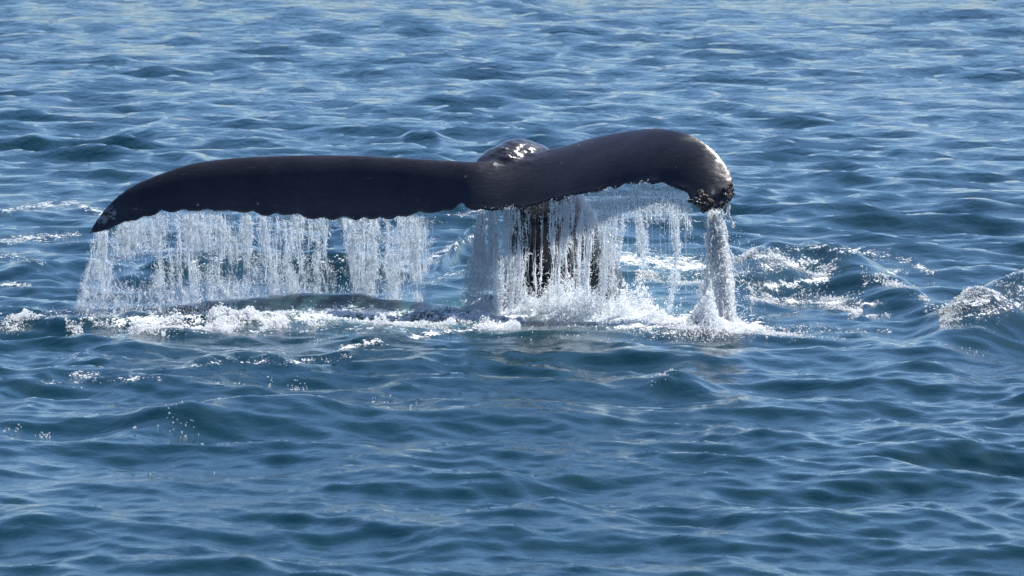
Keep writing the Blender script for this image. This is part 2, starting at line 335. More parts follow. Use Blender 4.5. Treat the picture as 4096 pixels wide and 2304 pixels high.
def build_sea():
    half = math.radians(7.6)
    inner = np.linspace(-half, half, 580)
    step = inner[1] - inner[0]; ang = [half]; s = step
    while ang[-1] < math.pi: s = min(s * 1.16, .10); ang.append(ang[-1] + s)
    ang[-1] = math.pi
    right = np.array(ang[1:]); A = np.concatenate([-right[::-1][1:], inner, right[:-1], [math.pi]])
    # rings: one per pixel row or so where the picture looks, growing outside
    dep = np.linspace(math.atan(CAM.z / 23.0), math.atan(CAM.z / 130.0), 700)
    R = CAM.z / np.tan(dep)
    r0 = [R[0]]; s = .05
    while r0[-1] > 1.2: s = min(s * 1.15, 1.2); r0.append(max(r0[-1] - s, 1.0))
    r1 = [R[-1]]; s = R[-1] - R[-2]
    while r1[-1] < 9000: s *= 1.07; r1.append(r1[-1] + s)
    R = np.concatenate([np.array(r0[1:])[::-1], R, np.array(r1[1:])])
    na, nr = len(A), len(R)
    AA, RR = np.meshgrid(A, R)
    X = CAM.x + RR * np.sin(AA); Y = CAM.y + RR * np.cos(AA)
    dr = np.gradient(R)[:, None]; da = np.gradient(A)[None, :] * RR
    cell = np.maximum(dr * .55, da)
    inside = np.abs(AA) < .5
    Z = waves(X.ravel(), Y.ravel(), cell.ravel()).reshape(X.shape) * calm(X, Y)
    Z += swell(X.ravel(), Y.ravel()).reshape(X.shape)
    px, py = to_px(X, Y, Z)
    fo = np.where(inside, foam_at(px.ravel(), py.ravel()).reshape(X.shape), 0)
    fo *= .55 + .9 * fbm(X * 5, Y * 2.2, 31, 3)
    Z += fo * .055 * (fbm(X * 16, Y * 9, 77, 3) - .45)
    aer = .75 * np.exp(-((px - 1850) / 900) ** 4 - ((py - 1255) / 50) ** 2) + .8 * np.exp(-((px - 2200) / 330) ** 2 - ((py - 1210) / 75) ** 2) \
        + .5 * np.exp(-((px - 2680) / 200) ** 2 - ((py - 1090) / 70) ** 2) + .10 * np.exp(-((px - 3300) / 300) ** 2 - ((py - 1070) / 80) ** 2)
    aer = np.where(inside, np.clip(aer * (.4 + 1.0 * fbm(X * 2.5, Y * 1.2, 55, 3)), 0, 1), 0)
    V = np.stack([X, Y, Z], -1).reshape(-1, 3)
    i = np.arange(nr - 1)[:, None] * na; j = np.arange(na - 1)[None, :]
    F = np.stack([i + j, i + j + 1, i + j + 1 + na, i + j + na], -1).reshape(-1, 4)
    F = F[:, ::-1]
    cx = len(V); V = np.vstack([V, [[CAM.x, CAM.y, 0]]])
    cap = np.stack([np.full(na - 1, cx), np.arange(na - 1), np.arange(1, na), np.arange(1, na)], -1)
    me = mesh_np('sea', V, F)
    attr(me, 'foam', np.append(fo.ravel(), 0)); attr(me, 'coarse', np.append(np.clip((cell.ravel() - .06) / .25, 0, 1), 1)); attr(me, 'aerated', np.append(aer.ravel(), 0))
    bm = bmesh.new(); bm.from_mesh(me); bm.verts.ensure_lookup_table()
    for a in range(na - 1):
        f = bm.faces.new((bm.verts[cx], bm.verts[a + 1], bm.verts[a])); f.smooth = True
    bmesh.ops.remove_doubles(bm, verts=[v for v in bm.verts if abs(v.co.x) < 1e-3 and v.co.y < CAM.y - .5], dist=1e-4)
    bm.faces.ensure_lookup_table(); bm.normal_update()
    if bm.faces[0].normal.z < 0: bmesh.ops.reverse_faces(bm, faces=bm.faces)
    bm.to_mesh(me); bm.free()
    return add('sea', me, M_SEA, kind='structure', label='choppy deep blue sea with short waves and streaks of foam', category='sea')
build_sea()

# ------------------------------------------------------------------ the whale
# stations across the flukes: leading-edge pixel, its Y, trailing-edge pixel, its Y, thickness, camber
ST = [
    (352, 938, 0.40, 364, 936, .39, .012, .00),
    (388, 878, 0.42, 420, 922, .36, .030, .00),
    (440, 812, 0.46, 500, 888, .34, .050, .00),
    (520, 749, 0.49, 580, 866, .32, .070, .01),
    (640, 696, 0.51, 690, 846, .30, .095, .01),
    (780, 652, 0.52, 830, 844, .28, .120, .015),
    (950, 631, 0.52, 1000, 850, .27, .140, .02),
    (1150, 622, 0.51, 1180, 864, .25, .150, .02),
    (1350, 620, 0.48, 1380, 873, .22, .160, .02),
    (1550, 628, 0.43, 1560, 869, .17, .165, .02),
    (1720, 638, 0.37, 1710, 850, .10, .170, .015),
    (1830, 645, 0.33, 1805, 834, .06, .175, .01),
    (1910, 649, 0.30, 1840, 816, .04, .175, .005),
    (1980, 643, 0.33, 1872, 835, -.02, .175, .005),
    (2090, 624, 0.42, 1985, 838, -.05, .170, .01),
    (2240, 590, 0.44, 2120, 824, -.10, .160, .02),
    (2380, 550, 0.37, 2260, 792, -.17, .150, .02),
    (2510, 525, 0.25, 2400, 766, -.26, .140, .02),
    (2620, 514, 0.08, 2510, 744, -.36, .130, .02),
    (2720, 526, -0.11, 2600, 730, -.46, .115, .02),
    (2800, 558, -0.28, 2680, 742, -.56, .100, .02),
    (2865, 610, -0.40, 2740, 766, -.66, .085, .02),
    (2908, 664, -0.52, 2770, 800, -.74, .070, .02),
    (2932, 716, -0.62, 2795, 832, -.80, .058, .02),
    (2938, 762, -0.69, 2822, 847, -.82, .045, .01),
    (2925, 797, -0.75, 2845, 850, -.83, .030, .01),
    (2895, 820, -0.80, 2872, 842, -.82, .014, .00),
]
STA = np.array(ST, float)
def catmull(P, n):
    """resample rows of P (stations) smoothly"""
    P = np.asarray(P, float); m = len(P); t = np.linspace(0, m - 1.0001, n); i = t.astype(int); f = (t - i)[:, None]
    Q = np.vstack([2 * P[0] - P[1], P, 2 * P[-1] - P[-2]])
    a, b, c, d = Q[i], Q[i + 1], Q[i + 2], Q[i + 3]
    return .5 * ((2 * b) + (c - a) * f + (2 * a - 5 * b + 4 * c - d) * f ** 2 + (3 * b - a - 3 * c + d) * f ** 3)
NS = 420
SS = catmull(STA, NS)
LE = at(SS[:, 0], SS[:, 1], SS[:, 2]); TE = at(SS[:, 3], SS[:, 4], SS[:, 5])
# ragged, scalloped trailing edge
arc = np.concatenate([[0], np.cumsum(np.linalg.norm(np.diff(TE, axis=0), axis=1))])
edge = sstep(.12, .5, arc) * sstep(.05, .35, arc[-1] - arc)
right_half = sstep(1900, 2300, SS[:, 3])
scal = (np.abs(np.sin(arc * math.pi / .17 + 2.5 * vnoise(arc * 2, 0, 3))) - .5) * .024 * (1 - .5 * right_half) + (vnoise(arc * 15, 0, 8) - .5) * (.018 + .034 * right_half) + (vnoise(arc * 5, 0, 12) - .5) * .02
chord = TE - LE; cl = np.linalg.norm(chord, axis=1, keepdims=True)
SCV = chord / np.maximum(cl, .02) * (scal * edge)[:, None]
span = np.gradient(LE * .5 + TE * .5, axis=0)
nrm = np.cross(span, chord); nrm /= np.linalg.norm(nrm, axis=1, keepdims=True)
nrm *= np.sign(nrm[:, 2:3] + 1e-9) * 1.0
nrm = np.where((nrm[:, 2:3] < 0) & (np.arange(NS)[:, None] < NS * .8), -nrm, nrm)
for k in range(1, NS):
    if nrm[k] @ nrm[k - 1] < 0: nrm[k] = -nrm[k]
kern = np.hanning(25); kern /= kern.sum()
nrm = np.stack([np.convolve(np.pad(nrm[:, c], 12, 'edge'), kern, 'valid') for c in range(3)], 1)
nrm /= np.linalg.norm(nrm, axis=1, keepdims=True)
NT = 34
tt = (1 - np.cos(np.linspace(0, math.pi, NT))) / 2
prof = np.sqrt(np.clip(tt, 0, 1)) * (1 - tt) * 2.6 * .5 + .006 / .12 * np.sin(tt * math.pi / 2) * 1.0
rows = []
for k in range(NS):
    th_ = SS[k, 6]; ca = SS[k, 7] * 4 * tt * (1 - tt)
    base = LE[k] + chord[k] * tt[:, None] + SCV[k] * (tt ** 9)[:, None] + nrm[k] * (ca - th_ * .35 * prof * 0)[:, None]
    half_t = np.maximum(prof * th_ * .5, .009 * np.minimum(1, tt * 12 + .25) * min(1, th_ / .03))
    rows.append(np.vstack([base + nrm[k] * half_t[:, None], (base - nrm[k] * half_t[:, None])[::-1]]))
ring = 2 * NT
V = np.vstack(rows)
a = np.arange(NS - 1)[:, None] * ring; b = np.arange(ring)[None, :]; b2 = (b + 1) % ring
F = np.stack([a + b, a + b2, a + ring + b2, a + ring + b], -1).reshape(-1, 4)
bm = bmesh.new()
def bm_add(V, F, caps):
    vs_ = [bm.verts.new(v) for v in V]
    for f in F:
        bm.faces.new([vs_[i] for i in f])
    for c in caps: bm.faces.new([vs_[i] for i in c])
bm_add(V, F, [list(range(ring)), list(range(len(V) - ring, len(V)))])
# tail stock: rises from the water behind the flukes, arches over and runs out between them
SP = np.array([
    (2330, 1700, 2.1, .56, .70), (2290, 1480, 1.75, .53, .64), (2270, 1280, 1.45, .52, .58), (2240, 1080, 1.18, .45, .52),
    (2205, 920, 1.0, .365, .44), (2140, 775, .88, .29, .34), (2075, 694, .68, .29, .262),
    (2018, 690, .45, .26, .172), (1972, 735, .30, .19, .095), (1938, 778, .22, .11, .035)], float)
SPR = catmull(SP, 90); C = at(SPR[:, 0], SPR[:, 1], SPR[:, 2]); T = np.gradient(C, axis=0); T /= np.linalg.norm(T, axis=1, keepdims=True)
NR = 56; ph = np.linspace(0, 2 * math.pi, NR, endpoint=False); rows = []
for k in range(len(C)):
    ax = np.array([1, 0, 0]) - T[k] * T[k][0]; ax /= np.linalg.norm(ax); ay = np.cross(T[k], ax)
    if ay[1] * 0 + ay[2] < 0 and T[k][2] <= 0: ay = -ay
    cx_ = np.cos(ph) * np.abs(np.cos(ph)) ** -.05 if False else np.cos(ph)
    keel = 1 + .10 * np.exp(-((ph - math.pi / 2) / .22) ** 2) + .06 * np.exp(-((ph - 3 * math.pi / 2) / .25) ** 2)   # dorsal and ventral ridge
    r = keel[:, None]
    cs = np.sign(np.cos(ph)) * np.abs(np.cos(ph)) ** .8; sn = np.sign(np.sin(ph)) * np.abs(np.sin(ph)) ** .9
    rows.append(C[k] + r * (cs[:, None] * ax * SPR[k, 3] + sn[:, None] * ay * SPR[k, 4]))
V = np.vstack(rows); a = np.arange(len(C) - 1)[:, None] * NR; b = np.arange(NR)[None, :]; b2 = (b + 1) % NR
F = np.stack([a + b, a + b2, a + NR + b2, a + NR + b], -1).reshape(-1, 4)
bm_add(V, F, [list(range(NR)), list(range(len(V) - NR, len(V)))])
bmesh.ops.recalc_face_normals(bm, faces=bm.faces)
me = bpy.data.meshes.new('whale_build'); bm.to_mesh(me); bm.free()
tmp = bpy.data.objects.new('whale_build', me); COL.objects.link(tmp)
rm = tmp.modifiers.new('r', 'REMESH'); rm.mode = 'VOXEL'; rm.voxel_size = .0110; rm.use_smooth_shade = True
sm = tmp.modifiers.new('s', 'SMOOTH'); sm.factor = .5; sm.iterations = 3
dg = bpy.context.evaluated_depsgraph_get()
body_me = bpy.data.meshes.new_from_object(tmp.evaluated_get(dg))
bpy.data.objects.remove(tmp)
body_me.name = 'whale_body'; body_me.materials.clear()
bm = bmesh.new(); bm.from_mesh(body_me)            # soften the join of tail stock and right lobe
reg = []
for v in bm.verts:
    qx, qy = to_px(v.co.x, v.co.y, v.co.z)
    if 1960 < qx < 2260 and 615 < qy < 800 and v.co.y < .75: reg.append(v)
for _ in range(14): bmesh.ops.smooth_vert(bm, verts=reg, factor=.5, use_axis_x=True, use_axis_y=True, use_axis_z=True)
bm.to_mesh(body_me); bm.free()
nv = len(body_me.vertices); co = np.empty(nv * 3, np.float32); body_me.vertices.foreach_get('co', co); co = co.reshape(-1, 3).astype(float)
px, py = to_px(co[:, 0], co[:, 1], co[:, 2])
blob = lambda cx, cy, rx, ry: np.exp(-((px - cx) / rx) ** 2 - ((py - cy) / ry) ** 2)
scar = 1.0 * blob(445, 850, 40, 34) + 1.1 * blob(410, 880, 30, 20) + .8 * blob(540, 840, 40, 10) + .35 * blob(2890, 690, 60, 60) + .9 * blob(2850, 768, 20, 16) + .5 * blob(2915, 745, 20, 20) + .25 * blob(2640, 660, 120, 50) + .7 * blob(2790, 555, 60, 12)
nr_ = np.empty(nv * 3, np.float32); body_me.vertices.foreach_get('normal', nr_); nr_ = nr_.reshape(-1, 3)
fold = np.exp(-((px - 2040) / 130) ** 2 - ((py - 600) / 55) ** 2) * (co[:, 1] > .05)
co += nr_ * (fold * (.034 * (fbm(co[:, 0] * 14 + co[:, 2] * 8, co[:, 2] * 22 + co[:, 1] * 6, 71, 3) - .5)))[:, None]
co += nr_ * (blob(2905, 690, 60, 90) * .010 * (fbm(co[:, 0] * 26, co[:, 2] * 26 + co[:, 1] * 12, 73, 3) - .5))[:, None]
body_me.vertices.foreach_set('co', co.astype(np.float32).ravel()); body_me.update()
attr(body_me, 'scar', scar)
grey = np.where(co[:, 1] > .30, .55 * sstep(2330, 2440, px - (py - 1000) * .3) * sstep(880, 960, py) + .35 * blob(2130, 600, 60, 50), 0) * (.4 + .9 * fbm(co[:, 0] * 6, co[:, 2] * 6, 4, 3))
attr(body_me, 'grey', np.clip(grey, 0, 1))
body_me.polygons.foreach_set('use_smooth', np.full(len(body_me.polygons), True, bool))
whale = bpy.data.objects.new('humpback_whale', None); COL.objects.link(whale)
base = at(2262, 1250, 1.45); whale.location = (float(base[0]), 1.45, 0.0)
whale['label'] = 'dark wet humpback whale tail with broad flukes arching over the sea as it dives'; whale['category'] = 'whale'
inv = Matrix.Translation(-whale.location)
body_me.transform(inv)
body = add('tail_body', body_me, M_SKIN, whale)
tris = body_me; tris.calc_loop_triangles()
bvh = BVHTree.FromPolygons([tuple(v) for v in co], [tuple(p.vertices) for p in body_me.polygons])

# barnacles on the tips
def barnacle_mesh(seed):
    r = random.Random(seed); n = 9
    ringsR = ((1.0, -.25), (.92, .25), (.62, .75), (.42, .78), (.30, .35)); V = []
    for rad, z in ringsR:
        for k in range(n):
            an = 2 * math.pi * k / n; q = rad * (1 + .16 * (k % 2) + r.uniform(-.06, .06)); V.append((q * math.cos(an), q * math.sin(an), z + r.uniform(-.05, .05)))
    V.append((0, 0, .3)); F = []
    for i in range(len(ringsR) - 1):
        for k in range(n): F.append((i * n + k, i * n + (k + 1) % n, (i + 1) * n + (k + 1) % n, (i + 1) * n + k))
    for k in range(n): F.append(((len(ringsR) - 1) * n + k, (len(ringsR) - 1) * n + (k + 1) % n, len(V) - 1))
    me = bpy.data.meshes.new('barnacle'); me.from_pydata(V, [], F); me.update(); me.materials.append(M_BARN)
    return me
BM = [barnacle_mesh(s) for s in range(4)]
def stick(pxx, pyy, size):
    rx, rz = ray(pxx, pyy); d = Vector((float(rx), 1.0, float(rz))).normalized()
    hit, nrm_, _, _ = bvh.ray_cast(CAM, d)
    if hit is None: hit, nrm_, _, _ = bvh.find_nearest(Vector(at(pxx, pyy, -.7)))
    if nrm_.dot(d) > 0: nrm_ = -nrm_
    o = bpy.data.objects.new('barnacle', random.choice(BM)); COL.objects.link(o); o.parent = whale
    q = nrm_.to_track_quat('Z', 'Y')
    o.location = hit - whale.location; o.rotation_mode = 'QUATERNION'; o.rotation_quaternion = q
    o.scale = (size, size * random.uniform(.8, 1.1), size * random.uniform(.6, 1.0))
for _ in range(46):
    stick(random.gauss(2822, 34), random.gauss(822, 18), random.uniform(.007, .030))
for _ in range(26):
    stick(random.gauss(2918, 14), random.gauss(775, 26), random.uniform(.009, .022))
for _ in range(7):
    stick(random.gauss(448, 14), random.gauss(848, 16), random.uniform(.006, .013))

# ------------------------------------------------------------------ falling water and spray
def ico():
    t = (1 + 5 ** .5) / 2
    V = np.array([(-1, t, 0), (1, t, 0), (-1, -t, 0), (1, -t, 0), (0, -1, t), (0, 1, t), (0, -1, -t), (0, 1, -t), (t, 0, -1), (t, 0, 1), (-t, 0, -1), (-t, 0, 1)], float)
    V /= np.linalg.norm(V[0])
    F = np.array([(0, 11, 5), (0, 5, 1), (0, 1, 7), (0, 7, 10), (0, 10, 11), (1, 5, 9), (5, 11, 4), (11, 10, 2), (10, 7, 6), (7, 1, 8), (3, 9, 4), (3, 4, 2), (3, 2, 6), (3, 6, 8), (3, 8, 9), (4, 9, 5), (2, 4, 11), (6, 2, 10), (8, 6, 7), (9, 8, 1)])
    return V, F
OV = np.array([(1, 0, 0), (-1, 0, 0), (0, 1, 0), (0, -1, 0), (0, 0, 1), (0, 0, -1)], float)
OF = np.array([(0, 2, 4), (2, 1, 4), (1, 3, 4), (3, 0, 4), (2, 0, 5), (1, 2, 5), (3, 1, 5), (0, 3, 5)])
IV, IF = ico()
def drops(P, S, fine=False, stretch=1.0):
    """P (n,3) centres, S (n,) radii -> merged little blobs"""
    n = len(P); bv, bf = (IV, IF) if fine else (OV, OF)
    q = rng.normal(size=(n, 3, 3)); u = q[:, 0] / np.linalg.norm(q[:, 0], axis=1, keepdims=True)
    v = np.cross(u, q[:, 1]); v /= np.linalg.norm(v, axis=1, keepdims=True); w = np.cross(u, v)
    sc = rng.uniform(.6, 1.4, (n, 3))
    B = np.stack([u * sc[:, :1], v * sc[:, 1:2], w * sc[:, 2:]], 1)          # n,3,3
    vv = np.einsum('ij,njk->nik', bv, B) * S[:, None, None]
    vv[:, :, 2] *= np.broadcast_to(np.asarray(stretch, float), (n,))[:, None]
    vv += P[:, None, :]
    ff = bf[None] + (np.arange(n) * len(bv))[:, None, None]
    return vv.reshape(-1, 3), ff.reshape(-1, 3)
def tubes(paths, radii, sides=5):
    Vs, Fs, o = [], [], 0
    an = np.linspace(0, 2 * math.pi, sides, endpoint=False)
    for P, R in zip(paths, radii):
        n = len(P)
        V = P[:, None, :] + R[:, None, None] * np.stack([np.cos(an), np.sin(an), 0 * an], -1)[None]
        i = np.arange(n - 1)[:, None] * sides; j = np.arange(sides)[None]; j2 = (j + 1) % sides
        q = np.stack([i + j, i + j2, i + sides + j2, i + sides + j], -1).reshape(-1, 4) + o
        Fs.append(np.vstack([q[:, [0, 1, 2]], q[:, [0, 2, 3]]])); Vs.append(V.reshape(-1, 3)); o += n * sides
    return np.vstack(Vs), np.vstack(Fs)
def squiggles(P, length, rad, tall):
    """short bent threads of torn water around the points P"""
    n = len(P); m = 6; t = np.linspace(-1, 1, m)
    d = rng.normal(size=(n, 3)); d[:, 2] *= tall; d /= np.linalg.norm(d, axis=1, keepdims=True)
    e = rng.normal(size=(n, 3)); L = length * rng.uniform(.4, 1.6, n); R = rad * rng.uniform(.6, 1.5, n)
    C = P[:, None] + d[:, None] * (t[None, :, None] * L[:, None, None] * .5) + e[:, None] * ((t ** 2)[None, :, None] * L[:, None, None] * .22) + rng.normal(0, .06, (n, m, 3)) * L[:, None, None]
    a = np.array([1, 0, 0]) - d * d[:, :1]; a /= np.linalg.norm(a, axis=1, keepdims=True) + 1e-9; b = np.cross(d, a)
    pr = np.sqrt(np.clip(1 - t ** 2, .03, 1)); an = np.array([0, 2.094, 4.189])
    V = C[:, :, None] + (a[:, None, None] * np.cos(an)[None, None, :, None] + b[:, None, None] * np.sin(an)[None, None, :, None]) * (R[:, None] * pr[None])[:, :, None, None]
    i = np.arange(m - 1)[:, None] * 3; j = np.arange(3)[None]; j2 = (j + 1) % 3
    q = np.stack([i + j, i + j2, i + 3 + j2, i + 3 + j], -1).reshape(-1, 4); F = np.vstack([q[:, [0, 1, 2]], q[:, [0, 2, 3]]])
    F = F[None] + (np.arange(n) * m * 3)[:, None, None]
    return V.reshape(-1, 3), F.reshape(-1, 3)
def merge(*parts):
    Vs, Fs, o = [], [], 0
    for V, F in parts:
        Vs.append(V); Fs.append(F + o); o += len(V)
    return np.vstack(Vs), np.vstack(Fs)

# trailing edge as a function of pixel column (front face of the curtain hangs from it)
tpx, tpy = to_px(TE[:, 0], TE[:, 1], TE[:, 2])
ordr = np.argsort(tpx[:int(NS * .97)]); TPX, TPY, TY = tpx[ordr], tpy[ordr], TE[ordr, 1]
def edge_at(u): return np.interp(u, TPX, TPY), np.interp(u, TPX, TY)
def fall(u, v, drift=None):
    """point on the falling curtain: u = pixel column where it leaves the edge, v = 0 edge .. 1 water"""
    py0, y0 = edge_at(u); P0 = at(u, py0 - 6, y0 + .012)
    zb = -.03
    z = P0[:, 2] + (zb - P0[:, 2]) * v
    dx = (drift(u) if drift is not None else 0 * u) * v ** 1.6
    return np.stack([P0[:, 0] + dx + .010 * np.sin(9 * v + u * .05) * v, P0[:, 1] + .05 * v, z], -1)

def win(u, py, cx, cy, rx, ry): return np.exp(-(((u - cx) / rx) ** 2 + ((py - cy) / ry) ** 2) ** 1.5)
def dens_left(u, v, py):
    col = .42 + .75 * fbm(u / 55., v * .35, 21, 2) ** 1.0
    uw = u + 14 * (vnoise(u / 60., v * 4, 43) - .5)
    streak = fbm(uw / 34., v * 1.1, 40, 2); rag = fbm(uw / 9., v * 9, 44, 2)
    d = col * (.22 + 1.05 * sstep(.32, .70, streak)) * (.45 + 1.1 * sstep(.25, .75, rag))
    d *= 1.0 - .85 * sstep(330, 300, u)
    sparse = sstep(440, 470, u) * sstep(640, 600, u)                       # thin stretch after the tip's own stream
    d *= 1 - sparse * .62 * sstep(.3, .5, v)
    d *= 1 - .25 * sstep(640, 700, u) * sstep(1020, 980, u) * sstep(.35, .55, v)
    for w in ((820, 1035, 44, 34), (505, 1080, 70, 80), (600, 1060, 40, 70), (960, 1085, 40, 60), (905, 1075, 26, 60), (745, 1100, 20, 70), (1010, 985, 34, 12),
              (1347, 945, 38, 40), (1347, 1030, 40, 55), (1570, 905, 24, 45), (1572, 985, 22, 30), (1655, 1150, 50, 40), (690, 965, 14, 30), (1180, 1060, 16, 40), (1240, 1000, 10, 60)):
        d *= 1 - .93 * win(u, py, *w)
    ue = u + 46 * (fbm(v * 6, u * .002, 47, 3) - .5) + 14 * v
    d *= sstep(1742, 1715, ue) * sstep(352, 372, u)
    return np.clip(d * 1.15, 0, 1)
def drift_left(u): return -.13 * sstep(560, 380, u) - .03 * sstep(1650, 1735, u) * 1.0
def dens_mid(u, v, py):
    col = .55 + .6 * fbm(u / 40., v * .3, 61, 2)
    uw = u + 22 * (vnoise(u / 70., v * 3, 63) - .5) + (u - 2100) * .0
    d = col * (.05 + 1.3 * sstep(.32, .70, fbm(uw / 17., v * .8, 62, 2))) * (.5 + 1.0 * sstep(.2, .8, fbm(uw / 8., v * 10, 64, 2)))
    d *= 1 - .5 * sstep(2030, 2070, u)
    for w in ((2140, 960, 52, 125), (2060, 950, 24, 85), (2010, 960, 8, 90), (2180, 900, 10, 70), (2260, 1080, 12, 90), (2225, 1010, 10, 110), (2200, 1080, 22, 80), (2235, 930, 14, 80), (2120, 1090, 24, 60), (2290, 1060, 12, 90), (2330, 1000, 12, 90), (2090, 880, 14, 40)):
        d *= 1 - .9 * win(u, py, *w)
    d *= sstep(1868, 1890, u) * sstep(2385, 2360, u)
    return np.clip(d * 1.2, 0, 1)
def drift_mid(u): return -.10 * sstep(1990, 1870, u) - .02
RCOL = ((2405, 9, .9, .9), (2425, 16, .85, .97), (2465, 14, .7, .9), (2482, 5, .75, .62), (2500, 20, .5, .25), (2556, 12, .95, .62), (2590, 16, .6, .3), (2700, 9, .8, .95), (2718, 6, .6, .8), (2745, 14, .5, .3), (2650, 22, .45, .25), (2620, 14, .5, .3))
def dens_right(u, v, py):
    d = .95 * sstep(.38, .02, v) * (.35 + .75 * fbm(u / 16., v, 71, 2)) * .8
    for c, w, s, l in RCOL:
        d = np.maximum(d, s * np.exp(-((u - c - 9 * np.sin(v * 6 + c) - 8 * (fbm(v * 9, c, 5, 2) - .5)) / (w * (.35 + 1.3 * vnoise(v * 11, c, 6)))) ** 2) * sstep(l + .06, l - .1, v))
    return np.clip(d, 0, 1) * sstep(2352, 2380, u) * sstep(2775, 2762, u)
def drift_right(u): return 0 * u + .03 * np.sin(u / 40.)

def curtain(name, label, group, u0, u1, dens, drift, n, nstr, white, film_d, thick=.03):
    u = rng.uniform(u0, u1, n * 6); v = rng.uniform(0, 1.02, n * 6)
    P = fall(u, v, drift); _, py = to_px(P[:, 0], P[:, 1], P[:, 2])
    keep = rng.uniform(0, 1, len(u)) < dens(u, v, py) ** 1.25
    idx = np.nonzero(keep)[0][:n]
    P = P[idx]; vv = v[idx]
    P = P + rng.normal(0, 1, P.shape) * (np.stack([.006 + .012 * vv, thick * (.3 + vv), .006 + 0 * vv], -1))
    S = np.exp(rng.normal(math.log(.0028), .45, len(P)))
    o_ = np.argsort(vv < .07, kind='stable'); P, S, vv = P[o_], S[o_], vv[o_]
    ns = len(P) // 4
    sq = squiggles(P[:ns], .038, .0021, 2.2)
    a = drops(P[ns:], S[ns:], stretch=rng.uniform(.7, 1.7, len(P) - ns))
    # strands
    paths, rad = [], []
    tries = 0
    while len(paths) < nstr and tries < nstr * 20:
        tries += 1
        us = rng.uniform(u0, u1); va = rng.uniform(0, .55) ** 1.6; vb = min(1.02, va + rng.uniform(.12, .8))
        m = max(6, int((vb - va) * 46)); t = np.linspace(va, vb, m); uu = np.full(m, us) + 26 * (fbm(t * 4 + us, us * .13, 3, 3) - .5) + rng.normal(0, 9) * (t - va)
        Q = fall(uu, t, drift); _, pp = to_px(Q[:, 0], Q[:, 1], Q[:, 2])
        if rng.uniform() > dens(uu, t, pp).mean() * 1.3: continue
        Q[:, 1] += rng.normal(0, thick * .4)
        dd = dens(uu, t, pp)
        paths.append(Q); rad.append(rng.uniform(.0022, .0062) * (.35 + 1.1 * vnoise(t * 30 + us, us, 9)) * np.sin(np.pi * np.linspace(.04, .97, m)) ** .5 * np.clip(dd * 2.2, .15, 1))
    b = tubes(paths, rad)
    V, F = merge(a, b, sq)
    add(name, mesh_np(name, V, F), white, None, label=label, category='falling water', kind='stuff', group=group)
    # film between the strands: real sheet with torn holes
    nu = int((u1 - u0) / 5); nvv = 60
    U, W = np.meshgrid(np.linspace(u0, u1, nu), np.linspace(0, 1.0, nvv))
    P = fall(U.ravel(), W.ravel(), drift); _, py = to_px(P[:, 0], P[:, 1], P[:, 2]); de = dens(U.ravel(), W.ravel(), py)
    P[:, 1] += .05 * (fbm(U.ravel() / 30., W.ravel() * 4, 88, 3) - .5)
    i = np.arange(nvv - 1)[:, None] * nu; j = np.arange(nu - 1)[None]
    F = np.stack([i + j, i + j + 1, i + j + 1 + nu, i + j + nu], -1).reshape(-1, 4)
    F = F[de[F].min(1) > .10]
    me = mesh_np(name + '_film', P, F); attr(me, 'dens', np.clip(de * film_d, 0, 1))
    add('water_film', me, M_FILM, None, label=label + ', its thin translucent sheet', category='water film', kind='stuff', group=group)

curtain('water_curtain', 'long curtain of drops falling from the edge of the left fluke', 'water pouring off the flukes', 352, 1742, dens_left, drift_left, 29000, 220, M_DROP, 1.0)
curtain('water_curtain', 'white streaming curtain of water in front of the tail stock', 'water pouring off the flukes', 1866, 2388, dens_mid, drift_mid, 14000, 260, M_WHITE, .4)
curtain('water_strings', 'thin separate strings of water hanging from the raised right fluke', 'water pouring off the flukes', 2350, 2778, dens_right, drift_right, 8000, 70, M_DROP, .7, .02)

